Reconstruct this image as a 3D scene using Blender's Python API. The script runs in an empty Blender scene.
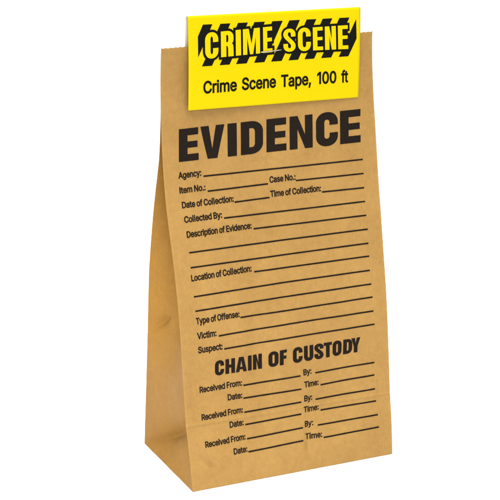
# Brown paper evidence bag with a folded yellow header card, on a white sweep.
import bpy, math, random
from mathutils import Vector, Matrix, noise
from mathutils.geometry import delaunay_2d_cdt

random.seed(7)
DATA = {
 'L': 1.8301629669709005,
 'NS': [0.0,0.146,0.1461,0.3,0.45,0.55,0.6,0.65,0.7,0.75,0.8,0.9,1.0],
 'TILT': [0.22434,0.29983,0.18206,0.14158,0.21907,0.27645,0.27046,0.21524,0.14745,0.10035,0.06962,-0.00241,-0.10461],
 'DT': [-0.13338,-0.10533,-0.06179,-0.01836,-0.04319,-0.11284,-0.09618,-0.05743,-0.0127,0.03476,0.07393,0.09017,0.08113],
 'XS': [0.04051,-0.03895],
 'CAM': [-4.41507,-7.58593,3.13493],
 'CR': [[0.8529998,-0.5217273,0.013853],[0.1103948,0.2063054,0.9722402],[0.5101022,0.8277915,-0.2335744]],
 'F': 2251.1147101511897,
 'BACK': [[0.1306,0.6493,0.0011],[0.1217,0.6275,0.1371],[0.1137,0.6066,0.2577],[0.1043,0.5833,0.4004],[0.095,0.5603,0.5415],[0.0858,0.5393,0.6805],[0.0767,0.5168,0.8184],[0.0691,0.49,0.9338],[0.06,0.4539,1.0714],[0.054,0.4266,1.1628],[0.048,0.397,1.2537],[0.0436,0.3752,1.3213],[0.0378,0.3573,1.4087],[0.0293,0.3375,1.5374],[0.0124,0.3072,1.7936]],
 'LABELS': [["Agency:",[0.0647,0.70455],[0.1676,0.70641]],["Item No.:",[0.06474,0.67121],[0.18193,0.6726]],["Case No.:",[0.47964,0.67321],[0.6009,0.67421]],["Date of Collection:",[0.06974,0.63757],[0.30522,0.64001]],["Time of Collection:",[0.47868,0.64063],[0.71825,0.64157]],["Collected By:",[0.07285,0.60441],[0.24395,0.60648]],["Description of Evidence:",[0.077,0.57068],[0.37603,0.57469]],["Location of Collection:",[0.07537,0.47172],[0.357,0.4772]],["Type of Offense:",[0.0792,0.37415],[0.28332,0.37753]],["Victim:",[0.07848,0.34037],[0.16911,0.34173]],["Suspect:",[0.07777,0.3088],[0.19383,0.30978]],["Received From:",[0.07506,0.21845],[0.27534,0.22047]],["By:",[0.56761,0.22174],[0.60711,0.22345]],["Date:",[0.20342,0.19105],[0.27248,0.19162]],["Time:",[0.56879,0.19329],[0.64001,0.19463]],["Received From:",[0.07526,0.15568],[0.27046,0.15879]],["By:",[0.56557,0.16046],[0.60525,0.16204]],["Date:",[0.20207,0.12826],[0.26839,0.1295]],["Time:",[0.56038,0.1349],[0.63657,0.13631]],["Received From:",[0.07824,0.09339],[0.27046,0.09672]],["By:",[0.5644,0.10026],[0.605,0.10185]],["Date:",[0.20727,0.06718],[0.27368,0.06863]],["Time:",[0.56717,0.07078],[0.64347,0.07144]]],
 'LINES': [[[0.17683,0.70412],[0.92887,0.70438]],[[0.19049,0.66942],[0.47184,0.67133]],[[0.60153,0.6721],[0.92957,0.67129]],[[0.3076,0.63805],[0.47382,0.63974]],[[0.7212,0.63909],[0.92821,0.63805]],[[0.25137,0.6047],[0.92755,0.60592]],[[0.38452,0.57283],[0.92813,0.57323]],[[0.07918,0.53615],[0.50213,0.53926],[0.92999,0.54042]],[[0.07842,0.50227],[0.48571,0.50516],[0.92745,0.5076]],[[0.3675,0.47517],[0.92627,0.47728]],[[0.07928,0.43619],[0.4835,0.44208],[0.92462,0.4439]],[[0.08075,0.4035],[0.47802,0.40918],[0.92747,0.41138]],[[0.28633,0.37549],[0.92958,0.38051]],[[0.17927,0.34056],[0.51753,0.34583],[0.92945,0.34759]],[[0.2013,0.30924],[0.52367,0.31376],[0.56264,0.31381],[0.93153,0.3161]],[[0.28051,0.21984],[0.55337,0.22164]],[[0.62585,0.22345],[0.92358,0.22565]],[[0.27713,0.19057],[0.55378,0.19069]],[[0.64979,0.19317],[0.92145,0.19596]],[[0.27615,0.15833],[0.55078,0.16046]],[[0.62202,0.16119],[0.92269,0.16263]],[[0.27519,0.12987],[0.54851,0.13235]],[[0.6451,0.13399],[0.92522,0.13356]],[[0.27681,0.09711],[0.55342,0.09999]],[[0.6257,0.10016],[0.93,0.10054]],[[0.27729,0.06718],[0.55204,0.06971]],[[0.64972,0.06927],[0.93255,0.07095]]],
 'H1': [["E",[0.07079,0.74168],[0.16029,0.74207],[0.07762,0.81505],[0.16732,0.81584]],["V",[0.16937,0.74211],[0.27851,0.74259],[0.17642,0.81592],[0.28583,0.81687]],["I",[0.29229,0.74265],[0.33373,0.74283],[0.29965,0.81699],[0.34121,0.81735]],["D",[0.3522,0.74292],[0.45717,0.74337],[0.35973,0.81752],[0.46501,0.81843]],["E",[0.47352,0.74345],[0.566,0.74385],[0.48141,0.81858],[0.5742,0.81938]],["N",[0.5811,0.74392],[0.69024,0.74439],[0.58935,0.81951],[0.69888,0.82046]],["C",[0.70646,0.74447],[0.81205,0.74493],[0.71517,0.8206],[0.82118,0.82152]],["E",[0.82267,0.74497],[0.9216,0.74541],[0.83184,0.82161],[0.9312,0.82247]]],
 'H2': [["C",[0.15025,0.25175],[0.19355,0.25172],[0.15398,0.28466],[0.19725,0.28493]],["H",[0.20016,0.25171],[0.24557,0.25168],[0.20385,0.28497],[0.24923,0.28527]],["A",[0.24937,0.25168],[0.30073,0.25165],[0.25303,0.28529],[0.30435,0.28562]],["I",[0.30646,0.25164],[0.3246,0.25163],[0.31007,0.28565],[0.3282,0.28577]],["N",[0.3313,0.25163],[0.37444,0.2516],[0.33489,0.28581],[0.378,0.28609]],["O",[0.40433,0.25218],[0.45076,0.25282],[0.40782,0.28651],[0.4542,0.28736]],["F",[0.45658,0.2529],[0.49011,0.25337],[0.46001,0.28747],[0.4935,0.28808]],["C",[0.5198,0.25338],[0.56772,0.25379],[0.52319,0.28861],[0.57102,0.2889]],["U",[0.57459,0.25385],[0.6208,0.25425],[0.57787,0.28894],[0.62399,0.28922]],["S",[0.62573,0.2543],[0.67119,0.25469],[0.62891,0.28925],[0.67428,0.28953]],["T",[0.67218,0.2547],[0.71287,0.25505],[0.67527,0.28953],[0.71588,0.28978]],["O",[0.71635,0.25508],[0.76171,0.25548],[0.71936,0.2898],[0.76463,0.29008]],["D",[0.76971,0.25555],[0.81481,0.25594],[0.77262,0.29013],[0.81763,0.2904]],["Y",[0.80979,0.2559],[0.85507,0.25629],[0.81262,0.29037],[0.85781,0.29064]]],
 'CO': [0.50113,0.25469,1.805473],
 'CU': [0.9987643,-0.0474429,0.0148017],
 'CV': [-0.0144348,0.008067,0.9998633],
 'CN': [-0.0475558,-0.9988414,0.0073722],
 'CARD': [[-0.38572,-0.26162],[0.42259,-0.27344],[0.43457,0.10852],[-0.38222,0.12407]],
 'CS': [["C",[-0.30936,-0.05336],[-0.24846,-0.05248],[-0.30848,0.05149],[-0.24774,0.05268]],["R",[-0.23642,-0.05231],[-0.17787,-0.05147],[-0.23573,0.05292],[-0.17733,0.05407]],["I",[-0.16761,-0.05132],[-0.14332,-0.05097],[-0.1671,0.05427],[-0.14287,0.05475]],["M",[-0.13396,-0.05083],[-0.05406,-0.04968],[-0.13354,0.05493],[-0.05385,0.0565]],["E",[-0.03895,-0.04946],[0.00463,-0.04884],[-0.03878,0.0568],[0.00468,0.05766]],["S",[0.05698,-0.0514],[0.11537,-0.05345],[0.0569,0.04169],[0.11515,0.04102]],["C",[0.1269,-0.05385],[0.1886,-0.05602],[0.12665,0.04088],[0.18821,0.04017]],["E",[0.19925,-0.05639],[0.24778,-0.0581],[0.19883,0.04005],[0.24723,0.03949]],["N",[0.25751,-0.05844],[0.31122,-0.06033],[0.25694,0.03938],[0.31051,0.03876]],["E",[0.32102,-0.06067],[0.37015,-0.0624],[0.32028,0.03865],[0.36928,0.03808]]],
 'BAND': [[-0.34087,-0.08389],[0.41287,-0.09195],[0.4113,0.06948],[-0.3393,0.08661]],
 'STRIPES': [[[-0.40332,-0.08242],[-0.36038,-0.08305],[-0.27239,0.08514],[-0.31552,0.0862]],[[-0.32369,-0.08358],[-0.27763,-0.08424],[-0.18925,0.0831],[-0.23553,0.08424]],[[-0.24248,-0.08475],[-0.1965,-0.08542],[-0.10774,0.08109],[-0.15394,0.08223]],[[-0.16619,-0.08586],[-0.11656,-0.08658],[-0.02743,0.07911],[-0.07729,0.08034]],[[-0.08177,-0.08708],[-0.03314,-0.08778],[0.0564,0.07705],[0.00753,0.07825]],[[-0.00138,-0.08824],[0.04908,-0.08897],[0.13903,0.07502],[0.08832,0.07626]],[[0.08159,-0.08944],[0.12766,-0.09011],[0.218,0.07307],[0.1717,0.07421]],[[0.1585,-0.09056],[0.20492,-0.09123],[0.29565,0.07116],[0.24899,0.07231]],[[0.23892,-0.09172],[0.28767,-0.09243],[0.37883,0.06911],[0.32982,0.07032]],[[0.3244,-0.09296],[0.37111,-0.09363],[0.4627,0.06705],[0.41574,0.0682]]],
 'WORDS': [["Crime",[-0.31794,-0.1954],[-0.16269,-0.19583]],["Scene",[-0.13923,-0.19526],[0.02172,-0.19677]],["Tape,",[0.04561,-0.19788],[0.19016,-0.19954]],["100",[0.21932,-0.19936],[0.31322,-0.20144]],["ft",[0.33683,-0.20207],[0.37038,-0.20307]]],
 'STAPLE': [[-0.05027,-0.04517],[0.04553,-0.04185]],
 'GLYPH': {",":[166,[[[38,-119],[68,71],[137,71],[84,-119]]]],".":[166,[[[95,-4],[83,-3],[73,1],[63,9],[55,18],[51,29],[50,41],[51,53],[55,64],[63,73],[73,81],[83,85],[95,87],[107,85],[118,81],[128,73],[135,64],[140,53],[141,41],[140,29],[135,18],[128,9],[118,1],[107,-3]]]],"0":[431,[[[227,-7],[191,-3],[158,7],[130,24],[105,48],[85,77],[69,113],[57,155],[50,202],[48,254],[50,306],[57,353],[69,395],[85,431],[106,461],[130,484],[159,502],[191,512],[227,516],[262,512],[295,502],[323,484],[348,461],[368,431],[384,395],[396,353],[403,306],[405,254],[403,202],[396,155],[384,113],[368,77],[348,48],[323,24],[295,7],[263,-3]],[[227,50],[250,52],[271,60],[290,74],[306,92],[320,116],[330,144],[338,176],[342,213],[344,254],[342,295],[338,332],[330,365],[320,393],[306,416],[290,435],[271,449],[250,457],[227,460],[203,457],[182,449],[163,435],[147,416],[134,393],[123,365],[115,332],[111,295],[109,254],[111,213],[115,176],[123,144],[134,116],[147,92],[163,74],[182,60],[203,52]]]],"1":[330,[[[276,509],[276,0],[212,0],[212,448],[209,448],[86,358],[86,427],[198,509]]]],":":[166,[[[95,-4],[83,-3],[73,1],[63,9],[55,18],[51,29],[50,41],[51,53],[55,64],[63,73],[73,81],[83,85],[95,87],[107,85],[118,81],[128,73],[135,64],[140,53],[141,41],[140,29],[135,18],[128,9],[118,1],[107,-3]],[[95,271],[83,272],[73,277],[63,284],[55,294],[51,304],[50,316],[51,328],[55,339],[63,349],[73,356],[83,360],[95,362],[107,360],[118,356],[128,349],[135,339],[140,328],[141,316],[140,304],[135,294],[128,284],[118,277],[107,272]]]],"A":[458,[[[16,0],[201,509],[276,509],[463,0],[395,0],[287,302],[264,372],[232,478],[245,478],[213,371],[191,302],[85,0]],[[110,142],[110,199],[370,199],[370,142]]]],"B":[434,[[[60,0],[60,509],[241,509],[274,507],[304,501],[329,491],[350,477],[367,461],[381,442],[390,421],[396,398],[398,374],[397,353],[393,336],[387,320],[356,286],[315,267],[315,262],[331,260],[347,254],[363,245],[378,234],[391,220],[402,203],[411,184],[416,161],[418,136],[416,111],[410,88],[400,67],[386,48],[368,31],[344,18],[317,8],[284,2],[247,0]],[[125,57],[245,57],[281,60],[309,67],[330,80],[344,96],[353,115],[355,137],[354,153],[350,169],[342,184],[333,197],[320,209],[306,218],[289,225],[269,229],[248,231],[125,231]],[[125,285],[238,285],[288,296],[302,304],[314,314],[323,326],[330,340],[335,355],[336,372],[333,393],[326,412],[313,429],[294,442],[270,449],[240,452],[125,452]]]],"C":[488,[[[267,-7],[225,-3],[186,7],[150,25],[119,49],[92,79],[70,115],[53,157],[44,203],[40,254],[44,305],[53,352],[70,393],[92,429],[119,459],[150,484],[186,501],[225,512],[267,516],[340,504],[362,496],[383,485],[402,471],[419,456],[435,438],[448,418],[459,397],[467,373],[473,348],[408,348],[389,395],[357,428],[315,449],[267,456],[237,453],[209,445],[184,432],[161,414],[141,391],[125,364],[113,332],[106,295],[103,254],[106,213],[113,177],[125,145],[141,117],[161,94],[184,76],[210,63],[237,56],[267,53],[315,60],[357,81],[389,114],[408,160],[473,160],[467,135],[459,112],[448,91],[435,71],[420,53],[402,38],[383,24],[363,13],[341,5],[317,-2],[293,-6]]]],"D":[480,[[[219,0],[96,0],[96,57],[215,57],[254,60],[288,68],[318,81],[343,99],[363,122],[379,149],[390,181],[397,216],[399,255],[397,294],[390,329],[379,361],[364,388],[344,410],[320,428],[291,441],[258,449],[221,452],[93,452],[93,509],[225,509],[273,505],[315,495],[353,478],[385,455],[412,426],[433,391],[449,351],[458,306],[462,255],[458,205],[449,159],[433,119],[411,83],[384,54],[351,31],[312,14],[268,3]],[[125,509],[125,0],[60,0],[60,509]]]],"E":[397,[[[60,0],[60,509],[372,509],[372,452],[125,452],[125,286],[355,286],[355,229],[125,229],[125,57],[375,57],[375,0]]]],"F":[388,[[[60,0],[60,509],[369,509],[369,452],[125,452],[125,278],[346,278],[346,221],[125,221],[125,0]]]],"I":[170,[[[50,0],[125,0],[125,509],[50,509]]]],"L":[371,[[[60,0],[60,509],[125,509],[125,57],[361,57],[361,0]]]],"N":[501,[[[60,0],[60,509],[136,509],[343,183],[363,151],[388,107],[414,55],[405,54],[401,108],[399,157],[399,195],[399,509],[463,509],[463,0],[387,0],[202,290],[177,331],[148,381],[108,452],[119,454],[122,384],[124,328],[125,291],[125,0]]]],"O":[511,[[[267,-7],[225,-3],[186,7],[150,25],[119,49],[92,79],[70,115],[53,157],[44,203],[40,254],[44,305],[53,352],[70,393],[92,429],[119,459],[150,484],[186,501],[225,512],[267,516],[309,512],[348,501],[384,484],[415,459],[442,429],[464,393],[480,352],[490,305],[493,254],[490,203],[480,157],[464,115],[442,79],[415,49],[384,25],[348,7],[309,-3]],[[267,53],[296,55],[324,63],[349,76],[372,94],[392,116],[408,144],[420,176],[428,213],[430,254],[428,295],[420,332],[408,365],[392,392],[372,415],[349,433],[324,446],[296,453],[267,456],[237,453],[210,445],[184,433],[161,415],[142,392],[125,364],[113,332],[106,295],[103,254],[106,213],[113,176],[125,144],[142,117],[161,94],[184,76],[210,63],[237,55]]]],"R":[427,[[[60,0],[60,509],[236,509],[273,506],[305,500],[333,489],[356,473],[376,455],[390,433],[401,408],[407,381],[409,352],[407,323],[401,296],[390,271],[376,250],[356,232],[333,217],[305,206],[273,200],[236,198],[96,198],[96,255],[234,255],[258,256],[280,260],[298,267],[313,276],[325,287],[334,300],[340,316],[344,333],[345,352],[344,371],[340,389],[334,405],[325,419],[313,430],[298,440],[279,446],[258,451],[233,452],[125,452],[125,0]],[[353,0],[230,229],[303,229],[428,0]]]],"S":[425,[[[224,-9],[188,-7],[156,-1],[128,9],[102,23],[81,40],[64,60],[51,83],[42,109],[38,137],[104,137],[108,118],[114,102],[123,88],[136,76],[150,66],[166,59],[224,49],[246,50],[267,54],[286,60],[303,69],[317,79],[329,92],[338,106],[344,122],[346,139],[344,154],[340,168],[332,179],[296,205],[245,222],[184,239],[145,253],[112,269],[86,289],[67,313],[56,341],[52,372],[54,400],[62,425],[75,448],[92,468],[113,484],[138,498],[165,508],[195,514],[227,516],[259,514],[289,508],[316,498],[340,484],[360,468],[377,449],[390,427],[398,403],[401,378],[337,378],[332,402],[320,421],[302,437],[280,449],[254,456],[225,459],[204,457],[185,454],[167,448],[152,440],[139,430],[129,418],[121,405],[117,391],[115,376],[117,359],[122,345],[131,334],[169,308],[212,293],[264,279],[312,264],[359,238],[395,198],[402,180],[407,161],[408,139],[406,112],[399,87],[386,64],[370,43],[349,25],[323,11],[294,0],[261,-7]]]],"T":[427,[[[32,452],[32,509],[417,509],[417,452],[257,452],[257,0],[193,0],[193,452]]]],"V":[458,[[[204,0],[16,509],[84,509],[192,206],[215,137],[248,31],[235,31],[267,138],[290,206],[395,509],[463,509],[278,0]]]],"a":[367,[[[160,-9],[137,-7],[115,-3],[94,5],[76,15],[60,29],[48,45],[38,63],[32,84],[30,108],[32,128],[36,146],[43,161],[53,174],[64,184],[78,193],[125,211],[178,220],[234,227],[265,235],[271,240],[274,246],[276,255],[276,257],[267,297],[240,322],[196,331],[149,322],[118,301],[100,274],[41,291],[51,313],[64,331],[79,346],[95,358],[114,368],[133,375],[194,384],[239,379],[286,360],[300,350],[312,336],[322,320],[330,301],[335,278],[337,251],[337,0],[277,0],[277,52],[272,52],[252,25],[215,1]],[[170,45],[192,47],[211,51],[228,59],[242,68],[254,80],[263,93],[270,108],[274,122],[276,138],[276,190],[259,182],[231,176],[200,171],[175,168],[134,159],[103,139],[97,130],[93,118],[92,105],[102,72],[130,52]]]],"c":[374,[[[207,-8],[174,-5],[144,3],[117,16],[93,35],[72,58],[56,85],[44,116],[37,150],[34,187],[37,225],[44,260],[56,291],[72,318],[93,341],[117,360],[144,374],[174,382],[207,384],[260,377],[305,356],[340,322],[362,277],[303,262],[290,289],[270,311],[242,325],[207,330],[184,328],[163,321],[145,310],[130,296],[118,278],[108,258],[102,236],[98,212],[96,187],[98,163],[102,139],[108,117],[118,97],[130,80],[145,66],[163,55],[184,49],[207,46],[243,52],[271,66],[292,89],[304,117],[363,102],[341,56],[306,21],[261,-1]]]],"d":[402,[[[195,-8],[165,-6],[137,3],[111,16],[89,34],[70,57],[55,84],[43,116],[36,151],[34,189],[36,227],[43,261],[55,293],[70,320],[89,342],[112,361],[137,374],[165,382],[196,384],[218,383],[237,379],[253,373],[287,346],[306,319],[311,319],[311,509],[372,509],[372,0],[313,0],[313,59],[307,59],[287,31],[252,4],[236,-3],[217,-7]],[[205,47],[226,49],[246,55],[263,65],[278,78],[290,95],[299,115],[306,138],[310,162],[312,189],[310,216],[306,241],[300,263],[290,282],[278,299],[263,312],[246,322],[227,328],[205,330],[182,328],[162,322],[145,311],[130,298],[118,281],[108,261],[102,239],[98,215],[96,189],[98,163],[102,139],[109,117],[118,97],[130,80],[145,66],[162,55],[182,49]]]],"e":[382,[[[212,-8],[177,-5],[145,3],[117,16],[92,35],[72,58],[56,85],[44,116],[37,150],[34,187],[36,224],[44,258],[55,290],[71,317],[91,340],[115,359],[142,373],[172,382],[205,384],[266,374],[285,366],[303,355],[319,341],[334,324],[347,305],[357,282],[365,256],[370,227],[371,194],[371,169],[75,169],[75,221],[338,221],[310,202],[308,226],[304,248],[298,269],[288,286],[277,301],[263,314],[246,323],[227,328],[205,330],[183,328],[164,323],[146,313],[131,301],[119,286],[109,270],[102,251],[97,231],[96,211],[96,178],[98,151],[102,127],[110,106],[121,88],[135,73],[151,61],[169,53],[190,48],[212,46],[254,53],[285,73],[306,105],[365,91],[358,72],[348,55],[335,39],[320,26],[302,14],[283,4],[261,-3],[237,-7]]]],"f":[232,[[[228,379],[228,327],[6,327],[6,379]],[[81,0],[81,432],[82,452],[87,470],[96,486],[107,499],[120,510],[135,519],[187,530],[222,527],[243,521],[227,468],[215,472],[195,474],[178,472],[164,468],[154,460],[147,449],[143,435],[142,419],[142,0]]]],"g":[403,[[[207,-151],[180,-149],[156,-146],[134,-140],[82,-110],[51,-69],[101,-41],[122,-66],[154,-88],[207,-97],[236,-95],[261,-87],[282,-75],[298,-58],[308,-34],[311,-6],[311,68],[306,68],[287,41],[252,16],[236,10],[217,6],[195,5],[165,7],[138,14],[113,27],[90,43],[71,65],[55,90],[43,120],[36,154],[34,191],[36,229],[43,263],[55,293],[71,320],[90,342],[112,361],[138,374],[166,382],[196,384],[218,383],[237,379],[253,373],[288,346],[308,319],[313,319],[313,379],[372,379],[372,-9],[370,-40],[363,-67],[350,-90],[334,-109],[314,-124],[291,-136],[265,-144],[237,-149]],[[205,59],[227,61],[246,66],[264,75],[278,87],[290,103],[300,121],[307,142],[311,166],[312,193],[311,219],[307,242],[300,264],[291,283],[279,299],[264,312],[247,322],[227,328],[205,330],[182,328],[163,322],[145,312],[130,298],[118,282],[109,262],[102,241],[98,218],[96,193],[98,167],[102,144],[109,123],[118,104],[131,88],[145,76],[163,66],[183,61]]]],"i":[145,[[[53,0],[53,379],[114,379],[114,0]],[[84,443],[73,444],[63,448],[54,455],[47,463],[43,472],[41,483],[43,494],[47,504],[54,512],[63,518],[73,522],[84,524],[95,522],[105,518],[114,512],[121,504],[125,494],[126,483],[125,472],[121,463],[114,455],[105,448],[95,444]]]],"l":[170,[[[53,0],[117,0],[117,524],[53,524]]]],"m":[588,[[[53,0],[53,379],[112,379],[112,295],[108,295],[114,314],[122,331],[132,346],[172,376],[219,386],[245,383],[268,375],[287,361],[303,342],[314,320],[321,295],[312,295],[318,312],[326,329],[337,343],[381,375],[437,386],[458,385],[478,380],[497,372],[514,361],[529,346],[541,328],[550,307],[555,283],[557,255],[557,0],[496,0],[496,254],[493,279],[485,298],[473,313],[456,323],[438,329],[419,330],[402,329],[387,326],[374,320],[345,290],[335,247],[335,0],[274,0],[274,260],[272,280],[265,297],[253,311],[238,322],[220,328],[199,330],[158,320],[145,312],[135,302],[126,289],[119,274],[115,257],[114,238],[114,0]]]],"n":[388,[[[114,227],[114,0],[53,0],[53,379],[112,379],[112,287],[102,287],[116,319],[132,344],[152,362],[175,374],[200,382],[227,384],[252,383],[275,377],[295,369],[313,356],[328,340],[341,321],[350,298],[355,271],[357,240],[357,0],[296,0],[296,235],[293,263],[286,286],[273,304],[256,318],[235,326],[210,329],[192,328],[176,324],[161,317],[147,308],[136,297],[126,283],[119,266],[115,248]]]],"o":[393,[[[207,-8],[174,-5],[144,3],[117,16],[93,35],[72,58],[56,85],[44,116],[37,150],[34,187],[37,225],[44,260],[56,291],[72,318],[93,341],[117,360],[144,374],[174,382],[207,384],[241,382],[271,374],[299,360],[323,341],[343,318],[359,291],[371,260],[379,225],[381,187],[379,150],[371,116],[359,85],[343,58],[323,35],[299,16],[271,3],[241,-5]],[[207,46],[231,49],[252,55],[270,66],[285,80],[298,97],[307,117],[314,139],[318,163],[319,187],[318,212],[314,236],[307,258],[298,278],[285,296],[270,310],[252,321],[231,328],[207,330],[184,328],[163,321],[145,310],[130,296],[118,278],[108,258],[102,236],[98,212],[96,187],[98,163],[102,139],[108,117],[118,97],[130,80],[145,66],[163,55],[184,49]]]],"p":[402,[[[53,-143],[53,379],[112,379],[112,319],[118,319],[137,346],[171,373],[188,379],[207,383],[229,384],[259,382],[287,374],[313,361],[335,342],[354,320],[370,293],[381,261],[388,227],[390,189],[388,151],[381,116],[370,84],[355,57],[336,34],[313,16],[288,3],[260,-6],[229,-8],[208,-7],[189,-3],[173,4],[138,31],[118,59],[114,59],[114,-143]],[[220,47],[242,49],[262,55],[279,66],[294,80],[306,97],[316,117],[323,139],[327,163],[328,189],[327,215],[323,239],[316,261],[307,281],[295,298],[280,311],[262,322],[243,328],[220,330],[198,328],[178,322],[161,312],[147,299],[134,282],[125,263],[118,241],[114,216],[113,189],[114,162],[118,138],[125,115],[135,95],[147,78],[162,65],[179,55],[198,49]]]],"r":[237,[[[53,0],[53,379],[112,379],[112,321],[115,321],[124,339],[137,354],[152,367],[171,377],[191,383],[213,385],[229,384],[243,384],[243,322],[230,324],[207,326],[190,324],[174,321],[159,315],[146,306],[135,296],[126,284],[119,269],[115,254],[114,237],[114,0]]]],"s":[343,[[[182,-8],[157,-7],[133,-3],[112,3],[93,12],[76,24],[62,38],[50,54],[41,73],[36,94],[94,107],[101,87],[111,72],[124,60],[141,52],[160,47],[181,45],[206,47],[227,53],[244,62],[258,74],[265,88],[268,103],[266,115],[262,126],[254,136],[243,144],[229,150],[212,155],[149,170],[118,180],[92,192],[72,208],[58,227],[50,249],[47,274],[49,295],[55,314],[65,332],[79,347],[95,360],[115,370],[137,378],[161,383],[187,384],[212,383],[234,379],[254,372],[271,363],[286,352],[299,339],[324,290],[268,277],[262,291],[254,304],[243,316],[228,325],[210,331],[187,333],[166,331],[147,326],[131,317],[119,305],[111,292],[109,277],[110,264],[115,253],[124,243],[172,223],[229,209],[261,200],[287,187],[306,171],[320,153],[328,131],[331,107],[329,85],[323,65],[312,47],[298,31],[281,18],[260,6],[236,-2],[210,-7]]]],"t":[205,[[[204,379],[204,327],[6,327],[6,379]],[[65,471],[126,471],[126,98],[127,83],[130,70],[136,61],[144,55],[156,51],[170,50],[185,51],[202,54],[213,2],[192,-3],[168,-4],[138,-1],[113,7],[92,21],[77,41],[68,64],[65,93]]]],"u":[388,[[[182,-5],[158,-3],[135,2],[115,11],[97,23],[82,39],[69,59],[60,82],[54,109],[53,139],[53,379],[114,379],[114,144],[116,117],[124,94],[137,75],[154,61],[175,53],[200,50],[218,51],[234,55],[249,62],[263,71],[274,83],[283,97],[290,113],[295,132],[296,153],[296,379],[357,379],[357,0],[298,0],[298,92],[307,92],[294,60],[277,35],[257,17],[234,5],[209,-3]]]],"v":[367,[[[163,0],[17,379],[84,379],[165,155],[187,87],[206,21],[184,21],[203,87],[224,155],[305,379],[371,379],[226,0]]]],"y":[367,[[[47,-139],[61,-86],[71,-87],[104,-89],[130,-74],[151,-36],[163,-1],[17,379],[84,379],[165,155],[187,87],[206,21],[184,21],[202,87],[224,155],[305,379],[371,379],[204,-58],[177,-107],[139,-136],[91,-145],[65,-143]]]]},
}

W = 0.152                       # width of the bag in metres; all tables above are in bag widths
scn = bpy.context.scene
col = scn.collection

# ------------------------------------------------------------------ helpers
def interp(x, xs, ys):
    if x <= xs[0]: return ys[0]
    for i in range(1, len(xs)):
        if x <= xs[i]:
            t = (x - xs[i-1]) / max(xs[i] - xs[i-1], 1e-9)
            return ys[i-1] + (ys[i] - ys[i-1]) * t
    return ys[-1]

def smooth(a, b, x):
    t = min(max((x - a) / (b - a), 0.0), 1.0)
    return t * t * (3 - 2 * t)

def link(name, verts, faces, mat, parent=None, uvs=None, shade=True):
    me = bpy.data.meshes.new(name)
    me.from_pydata([tuple(c * W for c in v) for v in verts], [], faces)
    if uvs:
        uv = me.uv_layers.new(name='UVMap')
        for l in me.loops:
            uv.data[l.index].uv = uvs[l.vertex_index]
    if shade:
        for p in me.polygons: p.use_smooth = True
    me.update()
    o = bpy.data.objects.new(name, me)
    if mat: me.materials.append(mat)
    col.objects.link(o)
    if parent: o.parent = parent
    return o

def grid(nu, nv, fn, flip=False):
    v, f, uv = [], [], []
    for j in range(nv + 1):
        for i in range(nu + 1):
            a, b = i / nu, j / nv
            v.append(fn(a, b)); uv.append((a, b))
    for j in range(nv):
        for i in range(nu):
            a = j * (nu + 1) + i
            q = (a, a + 1, a + nu + 2, a + nu + 1)
            f.append(q[::-1] if flip else q)
    return v, f, uv

# ------------------------------------------------------------------ shape of the bag
NSEG = 500
def make_profile(k):
    ys, zs = [0.0], [0.0]
    ds = DATA['L'] / NSEG
    for i in range(NSEG):
        s = (i + 0.5) / NSEG
        t = interp(s, DATA['NS'], [a + k * b for a, b in zip(DATA['TILT'], DATA['DT'])])
        ys.append(ys[-1] + math.sin(t) * ds); zs.append(zs[-1] + math.cos(t) * ds)
    return ys, zs
PROF = [make_profile(0), make_profile(1)]
def prof(k, s):
    ys, zs = PROF[k]
    x = min(max(s, 0.0), 1.0) * NSEG
    i = min(int(x), NSEG - 1); t = x - i
    return ys[i] + (ys[i+1] - ys[i]) * t, zs[i] + (zs[i+1] - zs[i]) * t

def flat_front(u, s):
    y0, z0 = prof(0, s); y1, z1 = prof(1, s)
    e = max(s - 1.0, 0.0) * DATA['L']
    return Vector((u + DATA['XS'][0] * s + DATA['XS'][1] * s * s, y0 + (y1 - y0) * u, z0 + (z1 - z0) * u + e))

def bulge(u, s):
    """soft handling dents and folds in the printed face, zero along its edges"""
    w = min(1, u / .10) * min(1, (1 - u) / .10) * min(1, s / .05) * min(1, (1 - s) / .12)
    w = max(w, 0)
    b = .010 * noise.noise((u * 3.1 + 5, s * 4.6, 1.3)) + .005 * noise.noise((u * 7 + 2, s * 9, 4.1))
    b += .0055 * math.exp(-((u - .17) / .05) ** 2 - ((s - .40) / .10) ** 2)
    b -= .012 * math.exp(-((u - .58) / .020) ** 2 - ((s - .055) / .05) ** 2)
    b -= .0040 * math.exp(-((u - .36) / .04) ** 2 - ((s - .36) / .16) ** 2)
    # short diagonal crease low on the left
    d = (u - .09) * .8 + (s - .055) * 1.4
    b -= .008 * math.exp(-(d / .010) ** 2 - ((u - .10) / .045) ** 2)
    # crossways fold where the bottom was folded flat
    f = .0050 * math.exp(-((s - .147) / .0028) ** 2) * min(1, u / .004) * min(1, (1 - u) / .004)
    return b * w + f * (.35 + .65 * abs(2 * u - 1))

def front_n(u, s):
    e = 1e-3
    a = flat_front(u + e, s) - flat_front(u - e, s)
    b = flat_front(u, min(s + e, 1)) - flat_front(u, max(s - e, 0))
    return a.cross(b).normalized()

def front(u, s, lift=0.0):
    return flat_front(u, s) + front_n(u, s) * (bulge(u, s) + lift)

def back_edge(z, right=False):
    zs = [b[2] for b in DATA['BACK']]
    x = interp(z, zs, [b[0] for b in DATA['BACK']]); y = interp(z, zs, [b[1] for b in DATA['BACK']])
    if right:
        # same closing of the gusset measured from the right front edge
        x = 1 + DATA['XS'][0] * 0 + x
        y = y - .012
    return Vector((x, y, z))

def teeth(u):
    """pinked top edge"""
    t = (u * 46) % 1.0
    return (abs(2 * t - 1) - .5) * .0075 * (0.35 + .65 * noise.noise((u * 9, 3, 0)) ** 2 * 4)

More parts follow.
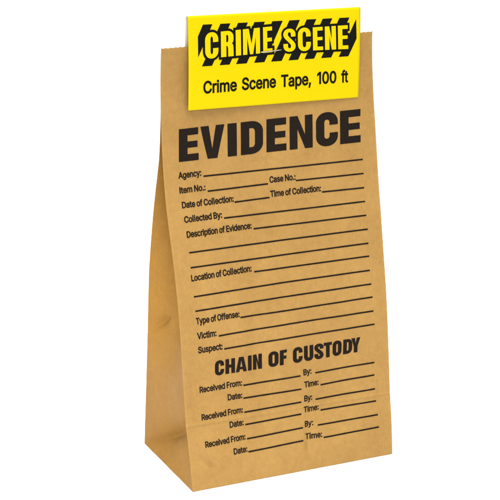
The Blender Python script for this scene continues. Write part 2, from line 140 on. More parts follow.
# ------------------------------------------------------------------ materials
def new_mat(name):
    m = bpy.data.materials.new(name); m.use_nodes = True
    nt = m.node_tree
    return m, nt, nt.nodes['Principled BSDF']

def kraft(name, tone=1.0, blue=1.0):
    m, nt, b = new_mat(name)
    N = nt.nodes.new; Lk = nt.links.new
    tc = N('ShaderNodeTexCoord')
    # broad tone drift
    n1 = N('ShaderNodeTexNoise'); n1.inputs['Scale'].default_value = 28; n1.inputs['Detail'].default_value = 5; n1.inputs['Roughness'].default_value = .6
    # fibres: noise squashed along the bag
    mp = N('ShaderNodeMapping'); mp.inputs['Scale'].default_value = (700, 700, 260); mp.inputs['Rotation'].default_value = (.15, .5, .9)
    n2 = N('ShaderNodeTexNoise'); n2.inputs['Scale'].default_value = 1; n2.inputs['Detail'].default_value = 4; n2.inputs['Roughness'].default_value = .65; n2.inputs['Distortion'].default_value = 1.2
    mp3 = N('ShaderNodeMapping'); mp3.inputs['Scale'].default_value = (260, 260, 300); mp3.inputs['Rotation'].default_value = (.3, .7, .2)
    n3 = N('ShaderNodeTexNoise'); n3.inputs['Scale'].default_value = 1; n3.inputs['Detail'].default_value = 5; n3.inputs['Distortion'].default_value = .8
    for n in (n1,): Lk(tc.outputs['Object'], n.inputs['Vector'])
    Lk(tc.outputs['Object'], mp.inputs['Vector']); Lk(mp.outputs[0], n2.inputs['Vector'])
    Lk(tc.outputs['Object'], mp3.inputs['Vector']); Lk(mp3.outputs[0], n3.inputs['Vector'])
    r1 = N('ShaderNodeValToRGB')
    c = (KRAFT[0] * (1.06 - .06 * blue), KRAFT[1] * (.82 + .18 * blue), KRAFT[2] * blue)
    r1.color_ramp.elements[0].position = .30; r1.color_ramp.elements[0].color = (c[0]*.90*tone, c[1]*.87*tone, c[2]*.82*tone, 1)
    r1.color_ramp.elements[1].position = .72; r1.color_ramp.elements[1].color = (c[0]*1.06*tone, c[1]*1.07*tone, c[2]*1.10*tone, 1)
    Lk(n1.outputs['Fac'], r1.inputs['Fac'])
    def mul(a_out, fac_out, lo, hi):
        mr = N('ShaderNodeMapRange'); mr.inputs['From Min'].default_value = .3; mr.inputs['From Max'].default_value = .7
        mr.inputs['To Min'].default_value = lo; mr.inputs['To Max'].default_value = hi
        Lk(fac_out, mr.inputs['Value'])
        mx = N('ShaderNodeMix'); mx.data_type = 'RGBA'; mx.blend_type = 'MULTIPLY'; mx.inputs['Factor'].default_value = 1
        Lk(a_out, mx.inputs['A']); Lk(mr.outputs[0], mx.inputs['B'])
        return mx.outputs['Result']
    cc = mul(r1.outputs['Color'], n2.outputs['Fac'], .92, 1.07)
    cc = mul(cc, n3.outputs['Fac'], .94, 1.055)
    # sparse dark specks of bark
    vo = N('ShaderNodeTexVoronoi'); vo.inputs['Scale'].default_value = 150; vo.inputs['Randomness'].default_value = 1
    Lk(tc.outputs['Object'], vo.inputs['Vector'])
    sp = N('ShaderNodeMapRange'); sp.inputs['From Min'].default_value = .03; sp.inputs['From Max'].default_value = .09; sp.inputs['To Min'].default_value = .78; sp.inputs['To Max'].default_value = 1
    Lk(vo.outputs['Distance'], sp.inputs['Value'])
    mx = N('ShaderNodeMix'); mx.data_type = 'RGBA'; mx.blend_type = 'MULTIPLY'; mx.inputs['Factor'].default_value = 1
    Lk(cc, mx.inputs['A']); Lk(sp.outputs[0], mx.inputs['B'])
    # rubbed pale folds at the panel's upright edges
    uv = N('ShaderNodeUVMap'); sx = N('ShaderNodeSeparateXYZ'); Lk(uv.outputs[0], sx.inputs[0])
    ab = N('ShaderNodeMath'); ab.operation = 'SUBTRACT'; ab.inputs[1].default_value = .5; Lk(sx.outputs['X'], ab.inputs[0])
    ab2 = N('ShaderNodeMath'); ab2.operation = 'ABSOLUTE'; Lk(ab.outputs[0], ab2.inputs[0])
    er = N('ShaderNodeMapRange'); er.inputs['From Min'].default_value = .488; er.inputs['From Max'].default_value = .5; er.inputs['To Max'].default_value = .16
    Lk(ab2.outputs[0], er.inputs['Value'])
    mw = N('ShaderNodeMix'); mw.data_type = 'RGBA'; Lk(er.outputs[0], mw.inputs['Factor'])
    Lk(mx.outputs['Result'], mw.inputs['A']); mw.inputs['B'].default_value = (min(c[0]*1.45, 1), c[1]*1.6, c[2]*2.2, 1)
    Lk(mw.outputs['Result'], b.inputs['Base Color'])
    b.inputs['Roughness'].default_value = .72
    b.inputs['Specular IOR Level'].default_value = .25
    # crinkle
    n4 = N('ShaderNodeTexNoise'); n4.inputs['Scale'].default_value = 75; n4.inputs['Detail'].default_value = 6; n4.inputs['Roughness'].default_value = .62; n4.inputs['Distortion'].default_value = .6
    Lk(tc.outputs['Object'], n4.inputs['Vector'])
    ad = N('ShaderNodeMath'); ad.operation = 'MULTIPLY_ADD'; ad.inputs[1].default_value = .25
    Lk(n2.outputs['Fac'], ad.inputs[0]); Lk(n4.outputs['Fac'], ad.inputs[2])
    bp = N('ShaderNodeBump'); bp.inputs['Strength'].default_value = .5; bp.inputs['Distance'].default_value = .0012
    Lk(ad.outputs[0], bp.inputs['Height']); Lk(bp.outputs[0], b.inputs['Normal'])
    tr = N('ShaderNodeBsdfTranslucent'); tr.inputs['Color'].default_value = (.55, .22, .03, 1)
    ms = N('ShaderNodeMixShader'); ms.inputs[0].default_value = .10
    out = nt.nodes['Material Output']
    Lk(b.outputs[0], ms.inputs[1]); Lk(tr.outputs[0], ms.inputs[2]); Lk(ms.outputs[0], out.inputs['Surface'])
    return m

def ink(name, c, rough, wear):
    m, nt, b = new_mat(name)
    N = nt.nodes.new; Lk = nt.links.new
    tc = N('ShaderNodeTexCoord'); n = N('ShaderNodeTexNoise'); n.inputs['Scale'].default_value = 1400; n.inputs['Detail'].default_value = 3
    Lk(tc.outputs['Object'], n.inputs['Vector'])
    r = N('ShaderNodeValToRGB')
    r.color_ramp.elements[0].position = .35; r.color_ramp.elements[0].color = (*c, 1)
    r.color_ramp.elements[1].position = .8; r.color_ramp.elements[1].color = (*[x * wear for x in c], 1)
    Lk(n.outputs['Fac'], r.inputs['Fac']); Lk(r.outputs[0], b.inputs['Base Color'])
    b.inputs['Roughness'].default_value = rough; b.inputs['Specular IOR Level'].default_value = .03
    return m

def card_mat(name, c, rough=.42, spec=.03):
    m, nt, b = new_mat(name)
    N = nt.nodes.new; Lk = nt.links.new
    tc = N('ShaderNodeTexCoord'); n = N('ShaderNodeTexNoise'); n.inputs['Scale'].default_value = 40; n.inputs['Detail'].default_value = 4
    Lk(tc.outputs['Object'], n.inputs['Vector'])
    r = N('ShaderNodeValToRGB')
    r.color_ramp.elements[0].color = (*[x * .96 for x in c], 1); r.color_ramp.elements[1].color = (*[min(x * 1.03, 1) for x in c], 1)
    Lk(n.outputs['Fac'], r.inputs['Fac']); Lk(r.outputs[0], b.inputs['Base Color'])
    b.inputs['Roughness'].default_value = rough; b.inputs['Specular IOR Level'].default_value = spec
    n2 = N('ShaderNodeTexNoise'); n2.inputs['Scale'].default_value = 900; Lk(tc.outputs['Object'], n2.inputs['Vector'])
    bp = N('ShaderNodeBump'); bp.inputs['Strength'].default_value = .06; bp.inputs['Distance'].default_value = .0003
    Lk(n2.outputs['Fac'], bp.inputs['Height']); Lk(bp.outputs[0], b.inputs['Normal'])
    return m

KRAFT = (.218, .1215, .0285)
M_PAPER = kraft('kraft_paper')
M_FOLD_GLOW_TINT = kraft('kraft_paper_side_glow_tint', 1.14, .55)  # same kraft, with the orange light in the gussets painted into its colour
M_INK = ink('printing_ink', (.0062, .0042, .0030), .75, 1.7)
M_YELLOW = card_mat('yellow_card', (.355, .272, .0006))
M_INNER = card_mat('white_card_inside', (.33, .29, .22), .7, .2)
M_BLACK = ink('black_gloss_ink', (.003, .003, .0025), .6, 1.3)
M_STEEL, _nt, _b = new_mat('staple_steel')
_b.inputs['Metallic'].default_value = 1; _b.inputs['Base Color'].default_value = (.30, .29, .26, 1); _b.inputs['Roughness'].default_value = .32
_tc = _nt.nodes.new('ShaderNodeTexCoord'); _n = _nt.nodes.new('ShaderNodeTexNoise'); _n.inputs['Scale'].default_value = 800
_nt.links.new(_tc.outputs['Object'], _n.inputs['Vector'])
_mr = _nt.nodes.new('ShaderNodeMapRange'); _mr.inputs['To Min'].default_value = .22; _mr.inputs['To Max'].default_value = .45
_nt.links.new(_n.outputs['Fac'], _mr.inputs['Value']); _nt.links.new(_mr.outputs[0], _b.inputs['Roughness'])
M_TABLE, _nt, _b = new_mat('white_sweep')
_b.inputs['Roughness'].default_value = .9; _b.inputs['Specular IOR Level'].default_value = .1
_tc = _nt.nodes.new('ShaderNodeTexCoord'); _n = _nt.nodes.new('ShaderNodeTexNoise'); _n.inputs['Scale'].default_value = 60
_nt.links.new(_tc.outputs['Object'], _n.inputs['Vector'])
_r = _nt.nodes.new('ShaderNodeValToRGB'); _r.color_ramp.elements[0].color = (.93, .93, .93, 1); _r.color_ramp.elements[1].color = (.96, .96, .96, 1)
_nt.links.new(_n.outputs['Fac'], _r.inputs['Fac']); _nt.links.new(_r.outputs[0], _b.inputs['Base Color'])

# ------------------------------------------------------------------ letter outlines
def arc_super(cx, cy, rx, ry, a0, a1, n=14, p=2.15):
    out = []
    for i in range(n + 1):
        a = math.radians(a0 + (a1 - a0) * i / n); c, s = math.cos(a), math.sin(a)
        out.append((cx + rx * math.copysign(abs(c) ** (2 / p), c), cy + ry * math.copysign(abs(s) ** (2 / p), s)))
    return out

def pen(path, tx, ty):
    """outline of a path drawn with an upright elliptical pen, ends cut square"""
    n = len(path); Lf, Rt = [], []
    for i, (x, y) in enumerate(path):
        a = path[max(i - 1, 0)]; b = path[min(i + 1, n - 1)]
        dx, dy = b[0] - a[0], b[1] - a[1]; l = math.hypot(dx, dy) or 1
        nx, ny = -dy / l, dx / l
        k = math.sqrt((tx * nx) ** 2 + (ty * ny) ** 2) or 1
        ox, oy = tx * tx * nx / k, ty * ty * ny / k
        Lf.append((x + ox, y + oy)); Rt.append((x - ox, y - oy))
    return Lf + Rt[::-1]

def heavy(ch, w, t, h):
    """condensed heavy capital, cap height 1, width w, stem t, bar h -> list of contours (outer first, holes after)"""
    if ch == 'E': return [[(0,0),(w,0),(w,h),(t,h),(t,.5-h*.46),(w*.95,.5-h*.46),(w*.95,.5+h*.46),(t,.5+h*.46),(t,1-h),(w*.985,1-h),(w*.985,1),(0,1)]]
    if ch == 'F': return [[(0,0),(t,0),(t,.5-h*.5),(w*.93,.5-h*.5),(w*.93,.5+h*.5),(t,.5+h*.5),(t,1-h),(w,1-h),(w,1),(0,1)]]
    if ch == 'I': return [[(0,0),(w,0),(w,1),(0,1)]]
    if ch == 'H': return [[(0,0),(t,0),(t,.5-h*.5),(w-t,.5-h*.5),(w-t,0),(w,0),(w,1),(w-t,1),(w-t,.5+h*.5),(t,.5+h*.5),(t,1),(0,1)]]
    if ch == 'T': return [[(w/2-t/2,0),(w/2+t/2,0),(w/2+t/2,1-h),(w,1-h),(w,1),(0,1),(0,1-h),(w/2-t/2,1-h)]]
    if ch == 'N':
        t2 = t * .92
        return [[(0,0),(t2,0),(t2,.60),(w-t2,0),(w,0),(w,1),(w-t2,1),(w-t2,.42),(t2*1.02,1),(0,1)]]
    if ch == 'M':
        t2 = w * .245
        return [[(0,0),(t2,0),(t2,.66),(w*.41,0),(w*.59,0),(w-t2,.66),(w-t2,0),(w,0),(w,1),(w*.655,1),(w*.5,.40),(w*.345,1),(0,1)]]
    if ch == 'V': return [[(w*.5-t*.56,0),(w*.5+t*.56,0),(w,1),(w-t*.98,1),(w*.5,.30),(t*.98,1),(0,1)]]
    if ch == 'A': return [[(0,0),(t*.92,0),(w*.5-w*.13,.17),(w*.5+w*.13,.17),(w-t*.92,0),(w,0),(w*.5+t*.62,1),(w*.5-t*.62,1)],
                          [(w*.5-w*.105,.33),(w*.5,.76),(w*.5+w*.105,.33)]]
    if ch == 'Y': return [[(w/2-t/2,0),(w/2+t/2,0),(w/2+t/2,.42),(w,1),(w-t*.98,1),(w/2,.62),(t*.98,1),(0,1),(w/2-t/2,.42)]]
    if ch == 'D':
        o = [(0,0)] + arc_super(w*.45, .34, w*.55, .34, -90, 0) + arc_super(w*.45, .66, w*.55, .34, 0, 90) + [(0,1)]
        i = [(t,h)] + arc_super(w*.5, .34, w*.5-t*.98, .34-h, -90, 0) + arc_super(w*.5, .66, w*.5-t*.98, .34-h, 0, 90) + [(t,1-h)]
        return [o, i]
    if ch == 'O':
        e = .012
        r = .30
        o = arc_super(w/2, r, w/2, r+e, 180, 270) + arc_super(w/2, r, w/2, r+e, 270, 360)[1:] + arc_super(w/2, 1-r, w/2, r+e, 0, 90) + arc_super(w/2, 1-r, w/2, r+e, 90, 180)[1:]
        k = w/2 - t
        i = arc_super(w/2, r, k, r-h, 180, 270, 8) + arc_super(w/2, r, k, r-h, 270, 360, 8)[1:] + arc_super(w/2, 1-r, k, r-h, 0, 90, 8) + arc_super(w/2, 1-r, k, r-h, 90, 180, 8)[1:]
        return [o, i]
    if ch == 'U':
        e = .012; r = .30; k = w/2 - t
        return [[(0,1)] + arc_super(w/2, r, w/2, r+e, 180, 270) + arc_super(w/2, r, w/2, r+e, 270, 360)[1:] + [(w,1),(w-t,1)]
                + arc_super(w/2, r, k, r-h, 360, 270, 8) + arc_super(w/2, r, k, r-h, 270, 180, 8)[1:] + [(t,1)]]
    if ch == 'C':
        e = .012; r = .30; k = w/2 - t
        return [[(w-t,.62),(w,.62)] + arc_super(w/2, 1-r, w/2, r+e, 0, 90) + arc_super(w/2, 1-r, w/2, r+e, 90, 180)[1:]
                + arc_super(w/2, r, w/2, r+e, 180, 270) + arc_super(w/2, r, w/2, r+e, 270, 360)[1:] + [(w,.385),(w-t,.385)]
                + arc_super(w/2, r, k, r-h, 360, 270, 8) + arc_super(w/2, r, k, r-h, 270, 180, 8)[1:]
                + arc_super(w/2, 1-r, k, r-h, 180, 90, 8) + arc_super(w/2, 1-r, k, r-h, 90, 0, 8)[1:]]
    if ch == 'S':
        tx, ty = t/2, h/2
        cx = w/2; rx = w/2 - tx; e = .012
        r = .26
        top = arc_super(cx, 1 + e - ty - (r - ty), rx, r - ty, 0, 90, 10) + arc_super(cx, 1 + e - ty - (r - ty), rx, r - ty, 90, 180, 10)[1:]
        bot = arc_super(cx, -e + ty + (r - ty), rx, r - ty, 0, -90, 10) + arc_super(cx, -e + ty + (r - ty), rx, r - ty, -90, -180, 10)[1:]
        x0, y0 = top[-1]; x1, y1 = bot[0]
        mid = []
        P = [(x0, y0), (x0, y0 - .17), (x1, y1 + .17), (x1, y1)]
        for i in range(1, 16):
            u = i / 16
            mid.append(tuple((1-u)**3*P[0][j] + 3*(1-u)**2*u*P[1][j] + 3*(1-u)*u*u*P[2][j] + u**3*P[3][j] for j in (0, 1)))
        path = [(top[0][0], .655)] + top + mid + bot + [(bot[-1][0], .345)]
        return [pen(path, tx, ty)]
    if ch == 'R':
        o = [(0,0),(t,0),(t,.42),(w*.5,.42)] + [(w-t*1.04,.33),(w-t*1.02,0),(w,0),(w*.985,.36)] + [(w*.95,.46),(w*.86,.505),(w*.95,.55),(w,.64)] + arc_super(w*.5, .74, w*.5, .26, 0, 90) + [(0,1)]
        i = [(t,.42+h*.95)] + arc_super(w*.5, .68, w*.5-t*.98, .12, -90, 0, 6) + arc_super(w*.5, .74, w*.5-t*.98, .26-h, 0, 90, 6) + [(t,1-h)]
        return [o, i]
    raise KeyError(ch)

def area(c):
    return .5 * sum(c[i-1][0] * c[i][1] - c[i][0] * c[i-1][1] for i in range(len(c)))

def grow(c, d, sign=1):
    """move a contour outwards by d (mitred)"""
    if area(c) < 0: c = c[::-1]
    n = len(c); out = []
    for i in range(n):
        a, p, b = c[i-1], c[i], c[(i+1) % n]
        e1 = (p[0]-a[0], p[1]-a[1]); e2 = (b[0]-p[0], b[1]-p[1])
        l1 = math.hypot(*e1) or 1e-9; l2 = math.hypot(*e2) or 1e-9
        n1 = (e1[1]/l1, -e1[0]/l1); n2 = (e2[1]/l2, -e2[0]/l2)
        mx, my = n1[0]+n2[0], n1[1]+n2[1]; m2 = mx*mx+my*my
        k = 2 / max(m2, .8)
        out.append((p[0] + mx*k*d*sign, p[1] + my*k*d*sign))
    return out

def densify(c, step):
    out = []
    for i in range(len(c)):
        a, b = c[i], c[(i+1) % len(c)]
        n = max(1, int(math.hypot(b[0]-a[0], b[1]-a[1]) / step))
        for j in range(n):
            out.append((a[0] + (b[0]-a[0]) * j / n, a[1] + (b[1]-a[1]) * j / n))
    return out

def fill(contours, step=None):
    """triangulate contours (even-odd) -> verts2d, faces"""
    vs, fs = [], []
    for c in contours:
        if step: c = densify(c, step)
        fs.append(list(range(len(vs), len(vs) + len(c)))); vs += [Vector(p) for p in c]
    r = delaunay_2d_cdt(vs, [], fs, 2, 1e-7)
    return [(v[0], v[1]) for v in r[0]], [tuple(f) for f in r[2]]

def ribbon(c, d, solid=True):
    """band of width d along the outside of a contour (inside of it for a hole), with rounded corners"""
    if (area(c) < 0) == solid: c = c[::-1]
    vs, fs = [], []; n = len(c)
    nr = []
    for i in range(n):
        a, b = c[i], c[(i+1) % n]
        l = math.hypot(b[0]-a[0], b[1]-a[1]) or 1e-9
        nr.append(((b[1]-a[1]) / l, -(b[0]-a[0]) / l))
    for i in range(n):
        a, b = c[i], c[(i+1) % n]; q = nr[i]; k = len(vs)
        vs += [a, b, (b[0]+q[0]*d, b[1]+q[1]*d), (a[0]+q[0]*d, a[1]+q[1]*d)]; fs.append((k, k+1, k+2, k+3))
        p = nr[i-1]
        if p[0]*q[1] - p[1]*q[0] > .02:
            m = (p[0]+q[0], p[1]+q[1]); ml = math.hypot(*m) or 1e-9
            e = min(1 / max(ml / 2, .1), 1.42)
            k = len(vs)
            vs += [a, (a[0]+p[0]*d, a[1]+p[1]*d), (a[0]+m[0]/ml*d*e, a[1]+m[1]/ml*d*e), (a[0]+q[0]*d, a[1]+q[1]*d)]
            fs.append((k, k+1, k+2, k+3))
    return vs, fs

def bold_fill(g, bold):
    vs, fs = fill(g)
    vs, fs = list(vs), list(fs)
    for i, c in enumerate(g):
        v2, f2 = ribbon(c, bold, i == 0); k = len(vs)
        vs += v2; fs += [tuple(j + k for j in f) for f in f2]
    return vs, fs

class Print:
    """collects flat shapes in a surface's own coordinates and lays them on that surface"""
    def __init__(s): s.v, s.f = [], []
    def add(s, vs, fs):
        n = len(s.v); s.v += vs; s.f += [tuple(i + n for i in f) for f in fs]
    def build(s, name, surf, mat, parent):
        v3 = [surf(*p) for p in s.v]
        f3 = []
        for f in s.f:
            a, b, c = (s.v[i] for i in f[:3])
            f3.append(f if (b[0]-a[0])*(c[1]-a[1]) - (b[1]-a[1])*(c[0]-a[0]) > 0 else f[::-1])
        return link(name, v3, f3, mat, parent, shade=True)

def quad_map(a, b, c, d):
    """unit square -> quad a(0,0) b(1,0) c(0,1) d(1,1)"""
    def m(x, y):
        return tuple((1-x)*(1-y)*a[i] + x*(1-y)*b[i] + (1-x)*y*c[i] + x*y*d[i] for i in (0, 1))
    return m

def text_shapes(string, aspect, bold):
    """set a line in the condensed sans; returns shapes with the line spanning x 0..1 and cap height 1;
    aspect = width/capheight of the whole line on the surface, bold = growth in cap heights"""
    x = 0; items = []; G = DATA['GLYPH']
    lo, hi = None, None
    for ch in string:
        if ch == ' ': x += 150; continue
        adv, cs = G[ch]
        for c in cs:
            xs = [p[0] + x for p in c]
            lo = min(xs) if lo is None else min(lo, min(xs)); hi = max(xs) if hi is None else max(hi, max(xs))
        items.append((ch, x, cs)); x += adv + 14
    out = []
    sx = (aspect - 2 * bold) / (hi - lo)
    for ch, x, cs in items:
        cc = [[((p[0] + x - lo) * sx + bold, p[1] / 509.0) for p in c] for c in cs]
        sgn = area(max(cc, key=lambda c: abs(area(c))))
        outer = [c for c in cc if area(c) * sgn > 0]; holes = [c for c in cc if area(c) * sgn < 0]
        host = max(outer, key=lambda c: abs(area(c)))
        for c in outer:
            g = [c] + (holes if c is host else [])
            out.append((g, bold))
    return out, aspect

# ------------------------------------------------------------------ the setting
def table():
    n = 96; v = [(0, 0, 0)]; f = []
    for k, r in enumerate((.5, 3, 12, 40)):
        for i in range(n):
            a = 2 * math.pi * i / n; v.append((.5 + r * math.cos(a), .3 + r * math.sin(a), 0))
    v[0] = (.5, .3, 0)
    for i in range(n): f.append((0, 1 + i, 1 + (i + 1) % n))
    for k in range(3):
        for i in range(n):
            a = 1 + k * n + i; b = 1 + k * n + (i + 1) % n
            f.append((a, a + n, b + n, b))
    o = link('tabletop', [(x, y, z - .0015) for x, y, z in v], f, M_TABLE)
    o['kind'] = 'structure'
table()

# ------------------------------------------------------------------ the bag
bag = bpy.data.objects.new('paper_bag', None); col.objects.link(bag)
bag.empty_display_size = .02
bag['label'] = 'brown kraft paper evidence bag with a printed custody form, standing upright on its folded base'
bag['category'] = 'paper bag'

def front_fn(u, s):
    p = front(u, s)
    if s > .999: p = p + Vector((0, 0, teeth(u)))
    return p
v, f, uv = grid(300, 460, front_fn)
front_panel = link('front_panel', v, f, M_PAPER, bag, uv)

IN_Z = [0, .10, .26, .40, .54, .68, .82, .93, 1.07, 1.25, 1.5, 1.9]
IN_V = [0, .000, .012, .028, .065, .12, .18, .23, .27, .29, .30, .30]
def gusset(right):
    def fn(t, s):
        F = flat_front(1.0 if right else 0.0, s)
        s_b = s
        B = back_edge(F.z if s > 0 else 0.0, right)
        if not right and s >= 1: B.z = F.z
        p = F.lerp(B, t)
        z = p.z
        inn = interp(z, IN_Z, IN_V)
        tri = 1 - abs(2 * t - 1); rnd = math.sin(math.pi * t)
        sharp = smooth(.35, .85, z)
        d = inn * (tri * sharp + rnd * (1 - sharp))
        # crease running from the front fold down to the back corner
        zc = .268 * (1 - t) ** 1.0
        k = (z - zc)
        fade = math.sin(math.pi * min(max(t, 0), 1)) ** .6
        dep = min(.085, .80 * zc) * smooth(0, .12, t)
        d += dep * (math.exp(-k / .075) if k > 0 else max(0, 1 + k / max(zc, .002)))
        # pinch on the back fold and loose handling dents
        d += (.019 * math.exp(-((t - .84) / .10) ** 2)) * smooth(1, .95, t) * math.exp(-((z - .535 - .35 * (1 - t)) / .020) ** 2)
        d += .012 * math.exp(-((z - .60) / .06) ** 2) * math.exp(-((t - .80) / .10) ** 2)
        d += .006 * noise.noise((t * 3, z * 4, 7.7 if right else 2.2)) * fade
        sg = -1 if right else 1
        return p + Vector((sg * d, 0, -(.040 if right else .006) * smooth(0, .2, t) * smooth(.85, 1, s)))
    return fn
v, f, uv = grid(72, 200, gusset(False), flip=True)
link('side_gusset', v, f, M_FOLD_GLOW_TINT, bag, uv)
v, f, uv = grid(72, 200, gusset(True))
link('side_gusset', v, f, M_FOLD_GLOW_TINT, bag, uv)

def back_fn(u, s):
    FL = flat_front(0, s); FR = flat_front(1, s)
    gl, gr = gusset(False)(1.0, s), gusset(True)(1.0, s)
    p = gl.lerp(gr, u)
    p.y += .006 * math.sin(math.pi * u) * math.sin(math.pi * s)
    if s > .999: p.z += teeth(u + .3)
    p.x -= .012 * smooth(.8, 1, u) * smooth(.7, 1, s)
    return p
v, f, uv = grid(120, 120, back_fn, flip=True)
link('back_panel', v, f, M_PAPER, bag, uv)

BL, BR_, FL, FR = back_edge(0), back_edge(0, True), flat_front(0, 0), flat_front(1, 0)
def base_fn(a, b):
    p = FL.lerp(FR, a).lerp(BL.lerp(BR_, a), b)
    return p + Vector((0, 0, .001 + .006 * math.sin(math.pi * a) * math.sin(math.pi * b)))
v, f, uv = grid(20, 16, base_fn, flip=True)
link('base', v, f, M_PAPER, bag, uv)

# printing on the front panel
LIFT = .0012
surf = lambda u, s: front(u, s, LIFT)
Lp = DATA['L']
def heading(name_rows, stem, bar):
    pr = Print()
    for ch, a, b, c, d in name_rows:
        wid = math.hypot(b[0]-a[0], (b[1]-a[1]) * Lp); hgt = (c[1]-a[1]) * Lp
        w = wid / hgt
        m = quad_map(a, b, c, d)
        shp = heavy(ch, w, stem, bar)
        vs, fs = fill(shp, .12)
        pr.add([m(x / w, y) for x, y in vs], fs)
    return pr.build('heading_lettering', surf, M_INK, front_panel)
h = heading(DATA['H1'], .288, .212)
h['label'] = 'large heading reading EVIDENCE'
h = heading(DATA['H2'], .290, .205)
h['label'] = 'smaller heading reading CHAIN OF CUSTODY'

CAP = .0137
for i, (txt, a, b) in enumerate(DATA['LABELS']):
    cap = CAP * (1.0 if i < 11 else .95)
    wid = math.hypot(b[0]-a[0], (b[1]-a[1]) * Lp); asp = wid / (cap * Lp)
    shapes, asp = text_shapes(txt, asp, .047)
    pr = Print()
    ux = ((b[0]-a[0]) / asp, (b[1]-a[1]) / asp)
    jit = random.uniform(-.0003, .0003)
    for cs in shapes:
        vs, fs = bold_fill(*cs)
        pr.add([(a[0] + x * ux[0], a[1] + x * ux[1] + y * cap + jit) for x, y in vs], fs)
    o = pr.build('field_label', surf, M_INK, front_panel)
    o['label'] = 'printed words ' + txt

for i, pts in enumerate(DATA['LINES']):
    pr = Print(); n = 90; hw = .00178
    tot = len(pts) - 1
    path = []
    for k in range(n + 1):
        u = pts[0][0] + (pts[-1][0] - pts[0][0]) * k / n
        path.append((u, interp(u, [p[0] for p in pts], [p[1] for p in pts])))
    vs, fs = [], []
    for k, (u, s) in enumerate(path):
        w = hw * (1 + .10 * noise.noise((u * 30, i * 3.3, 0)))
        vs += [(u, s - w), (u, s + w)]
        if k: fs.append((2*k-2, 2*k, 2*k+1, 2*k-1))
    pr.add(vs, fs)
    pr.build('writing_line', surf, M_INK, front_panel)

# ------------------------------------------------------------------ the header card
CO, CU, CV, CN = (Vector(DATA[k]) for k in ('CO', 'CU', 'CV', 'CN'))
card = bpy.data.objects.new('header_card', None); col.objects.link(card)
card.location = CO * W; card.empty_display_size = .01
card['label'] = 'yellow card tag with black hazard stripes, folded and stapled over the top of the bag'
card['category'] = 'tag'
c_bl, c_br, c_tr, c_tl = DATA['CARD']
TH = .0022
def card_bow(a, b):
    """slight curl of the flap, measured off its plane"""
    x = (b - c_bl[1]) / (c_tl[1] - c_bl[1])
    return .004 * math.sin(math.pi * min(max(x, 0), 1)) + .008 * (1 - x) * (.4 + max(a + .39, 0)) + .002 * noise.noise((a * 2.2, b * 3, 9))
def cpt(a, b, lift=0.0):
    return CO + CU * a + CV * b + CN * (card_bow(a, b) + lift) - CO
def corner_map(x, y):
    a = (c_bl[0]*(1-x) + c_br[0]*x)*(1-y) + (c_tl[0]*(1-x) + c_tr[0]*x)*y
    b = (c_bl[1]*(1-x) + c_br[1]*x)*(1-y) + (c_tl[1]*(1-x) + c_tr[1]*x)*y
    return a, b
RF = .010                        # radius of the fold
def front_flap_fn(x, y):
    # the last tenth rolls over the top
    if y <= .9:
        a, b = corner_map(x, y / .9 * (1 - RF / (c_tl[1] - c_bl[1])))
        return cpt(a, b)
    a, b = corner_map(x, 1 - RF / (c_tl[1] - c_bl[1]))
    th = (y - .9) / .1 * math.pi / 2
    return cpt(a, b) + CV * (RF * math.sin(th)) - CN * (RF * (1 - math.cos(th)))
v, f, uv = grid(80, 60, front_flap_fn)
ff = link('front_flap', v, f, M_YELLOW, card, uv)
sol = ff.modifiers.new('thickness', 'SOLIDIFY'); sol.thickness = .0003; sol.offset = -1
def back_flap_fn(x, y):
    # from the crown of the fold down behind the bag
    a, b = corner_map(x, 1 - RF / (c_tl[1] - c_bl[1]))
    if y <= .1:
        th = math.pi / 2 + y / .1 * math.pi / 2 * .92
        q = (RF * math.sin(th), -RF * (1 - math.cos(th)))
        return cpt(a, b) + CV * q[0] + CN * q[1]
    th = math.pi / 2 * 1.92
    k = (y - .1) / .9
    ln = .40 * k
    q = (RF * math.sin(th), -RF * (1 - math.cos(th)))
    # slopes out over the open mouth, then hangs down the back
    off = .011 * smooth(0, .16, ln) 
    return cpt(a, b) + CV * (q[0] - ln) + CN * (q[1] - off) 
v, f, uv = grid(60, 60, back_flap_fn)
bf = link('back_flap', v, f, M_INNER, card, uv)
bf['label'] = 'plain pale inside of the folded card hanging behind the bag'
sol = bf.modifiers.new('thickness', 'SOLIDIFY'); sol.thickness = .0003; sol.offset = -1

def csurf(l): return lambda a, b: cpt(a, b, l)
# hazard band: slanted stripes clipped to the band
b_bl, b_br, b_tr, b_tl = DATA['BAND']
def clip_x(poly, line0, line1, keep):
    """clip polygon against the line through two points"""
    def side(p): return keep * ((line1[0]-line0[0])*(p[1]-line0[1]) - (line1[1]-line0[1])*(p[0]-line0[0]))
    out = []
    for i in range(len(poly)):
        p, q = poly[i-1], poly[i]; sp, sq = side(p), side(q)
        if (sp >= 0) != (sq >= 0):
            t = sp / (sp - sq); out.append((p[0] + (q[0]-p[0])*t, p[1] + (q[1]-p[1])*t))
        if sq >= 0: out.append(tuple(q))
    return out
pr = Print()
for st in DATA['STRIPES']:
    poly = clip_x([tuple(p) for p in st], b_bl, b_tl, -1)
    if len(poly) > 2: poly = clip_x(poly, b_br, b_tr, 1)
    if len(poly) > 2:
        vs, fs = fill([poly], .02); pr.add(vs, fs)
pr.build('hazard_stripes', csurf(.0010), M_BLACK, ff)
pr, po = Print(), Print()
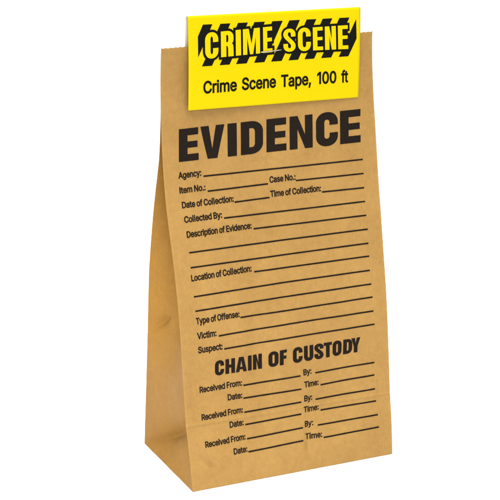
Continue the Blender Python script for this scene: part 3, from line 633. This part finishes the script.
for ch, a, b, c, d in DATA['CS']:
    wid = b[0]-a[0]; hgt = c[1]-a[1]; w = wid / hgt
    m = quad_map(a, b, c, d)
    t = min(.235, w * .44) if ch != 'I' else w
    shp = heavy(ch, w, t, .155)
    vs, fs = fill(shp, .12)
    pr.add([m(x / w, y) for x, y in vs], fs)
    # black edge all round each letter, closed up behind the open ones
    parts = [fill([shp[0]]), ribbon(shp[0], .095)]
    if ch in 'EM': parts.append(fill([[(0, 0), (w, 0), (w, 1), (0, 1)]], .12))
    if ch in 'CS': parts.append(fill([arc_super(w/2, .5, w/2, .5, 0, 360, 40, 4.5)[:-1]], .12))
    for vs, fs in parts:
        po.add([m(x / w, y) for x, y in vs], fs)
po.build('lettering_outline', csurf(.0018), M_BLACK, ff)
pr.build('title_lettering', csurf(.0028), M_YELLOW, ff)['label'] = 'yellow title lettering reading CRIME SCENE'
for txt, a, b in DATA['WORDS']:
    cap = .0485
    asp = math.hypot(b[0]-a[0], b[1]-a[1]) / cap
    shapes, asp = text_shapes(txt, asp, .040)
    pr = Print(); ux = ((b[0]-a[0]) / asp, (b[1]-a[1]) / asp)
    for cs in shapes:
        vs, fs = bold_fill(*cs)
        pr.add([(a[0] + x * ux[0], a[1] + x * ux[1] + y * cap) for x, y in vs], fs)
    o = pr.build('caption_word', csurf(.0012), M_BLACK, ff)
    o['label'] = 'printed caption word ' + txt

# staple: crown wire with bent shoulders going into the card
s0, s1 = DATA['STAPLE']
P = [cpt(*s0, -.004), cpt(*s0, .003), cpt(*s0, .0065)]
for k in range(1, 8):
    t = k / 8
    P.append(cpt(s0[0] + (s1[0]-s0[0]) * t, s0[1] + (s1[1]-s0[1]) * t, .0075))
P += [cpt(*s1, .0065), cpt(*s1, .003), cpt(*s1, -.004)]
v, f = [], []; ns_ = 10
for i, p in enumerate(P):
    d = (P[min(i+1, len(P)-1)] - P[max(i-1, 0)]).normalized()
    n1 = d.cross(CV).normalized(); n2 = d.cross(n1)
    for j in range(ns_):
        a = 2 * math.pi * j / ns_
        v.append(p + n1 * (.0019 * math.cos(a)) + n2 * (.0023 * math.sin(a)))
    if i:
        for j in range(ns_):
            a = (i-1) * ns_ + j; b = (i-1) * ns_ + (j+1) % ns_
            f.append((a, b, b + ns_, a + ns_))
link('staple', v, f, M_STEEL, card)

# ------------------------------------------------------------------ light
w = bpy.data.worlds.new('World'); scn.world = w; w.use_nodes = True
w.node_tree.nodes['Background'].inputs['Color'].default_value = (1, 1, 1, 1)
w.node_tree.nodes['Background'].inputs['Strength'].default_value = 1.02
def softbox(name, loc, target, size, power, spread=180):
    l = bpy.data.lights.new(name, 'AREA'); l.shape = 'RECTANGLE'; l.size, l.size_y = size; l.energy = power; l.spread = math.radians(spread)
    o = bpy.data.objects.new(name, l); col.objects.link(o); o.location = loc
    o.rotation_euler = (Vector(target) - Vector(loc)).to_track_quat('-Z', 'Y').to_euler()
softbox('softbox_key', (-.55, -1.20, .50), (.06, .0, -.10), (.6, .6), 2.4, 50)
softbox('softbox_top', (-.12, -.25, 1.5), (.07, .05, .0), (1.2, 1.2), 48)

# ------------------------------------------------------------------ camera
cd = bpy.data.cameras.new('camera'); cam = bpy.data.objects.new('camera', cd); col.objects.link(cam)
r, u, fw = (Vector(x) for x in DATA['CR'])
M = Matrix((( r.x, u.x, -fw.x), (r.y, u.y, -fw.y), (r.z, u.z, -fw.z))).to_4x4()
M.translation = Vector(DATA['CAM']) * W
cam.matrix_world = M
cd.sensor_width = 36; cd.lens = DATA['F'] * 36 / 500
cd.clip_start = .01; cd.clip_end = 200
scn.camera = cam
scn.render.resolution_x = scn.render.resolution_y = 1024
scn.view_settings.view_transform = 'Standard'
scn.view_settings.look = 'None'
scn.view_settings.exposure = 0
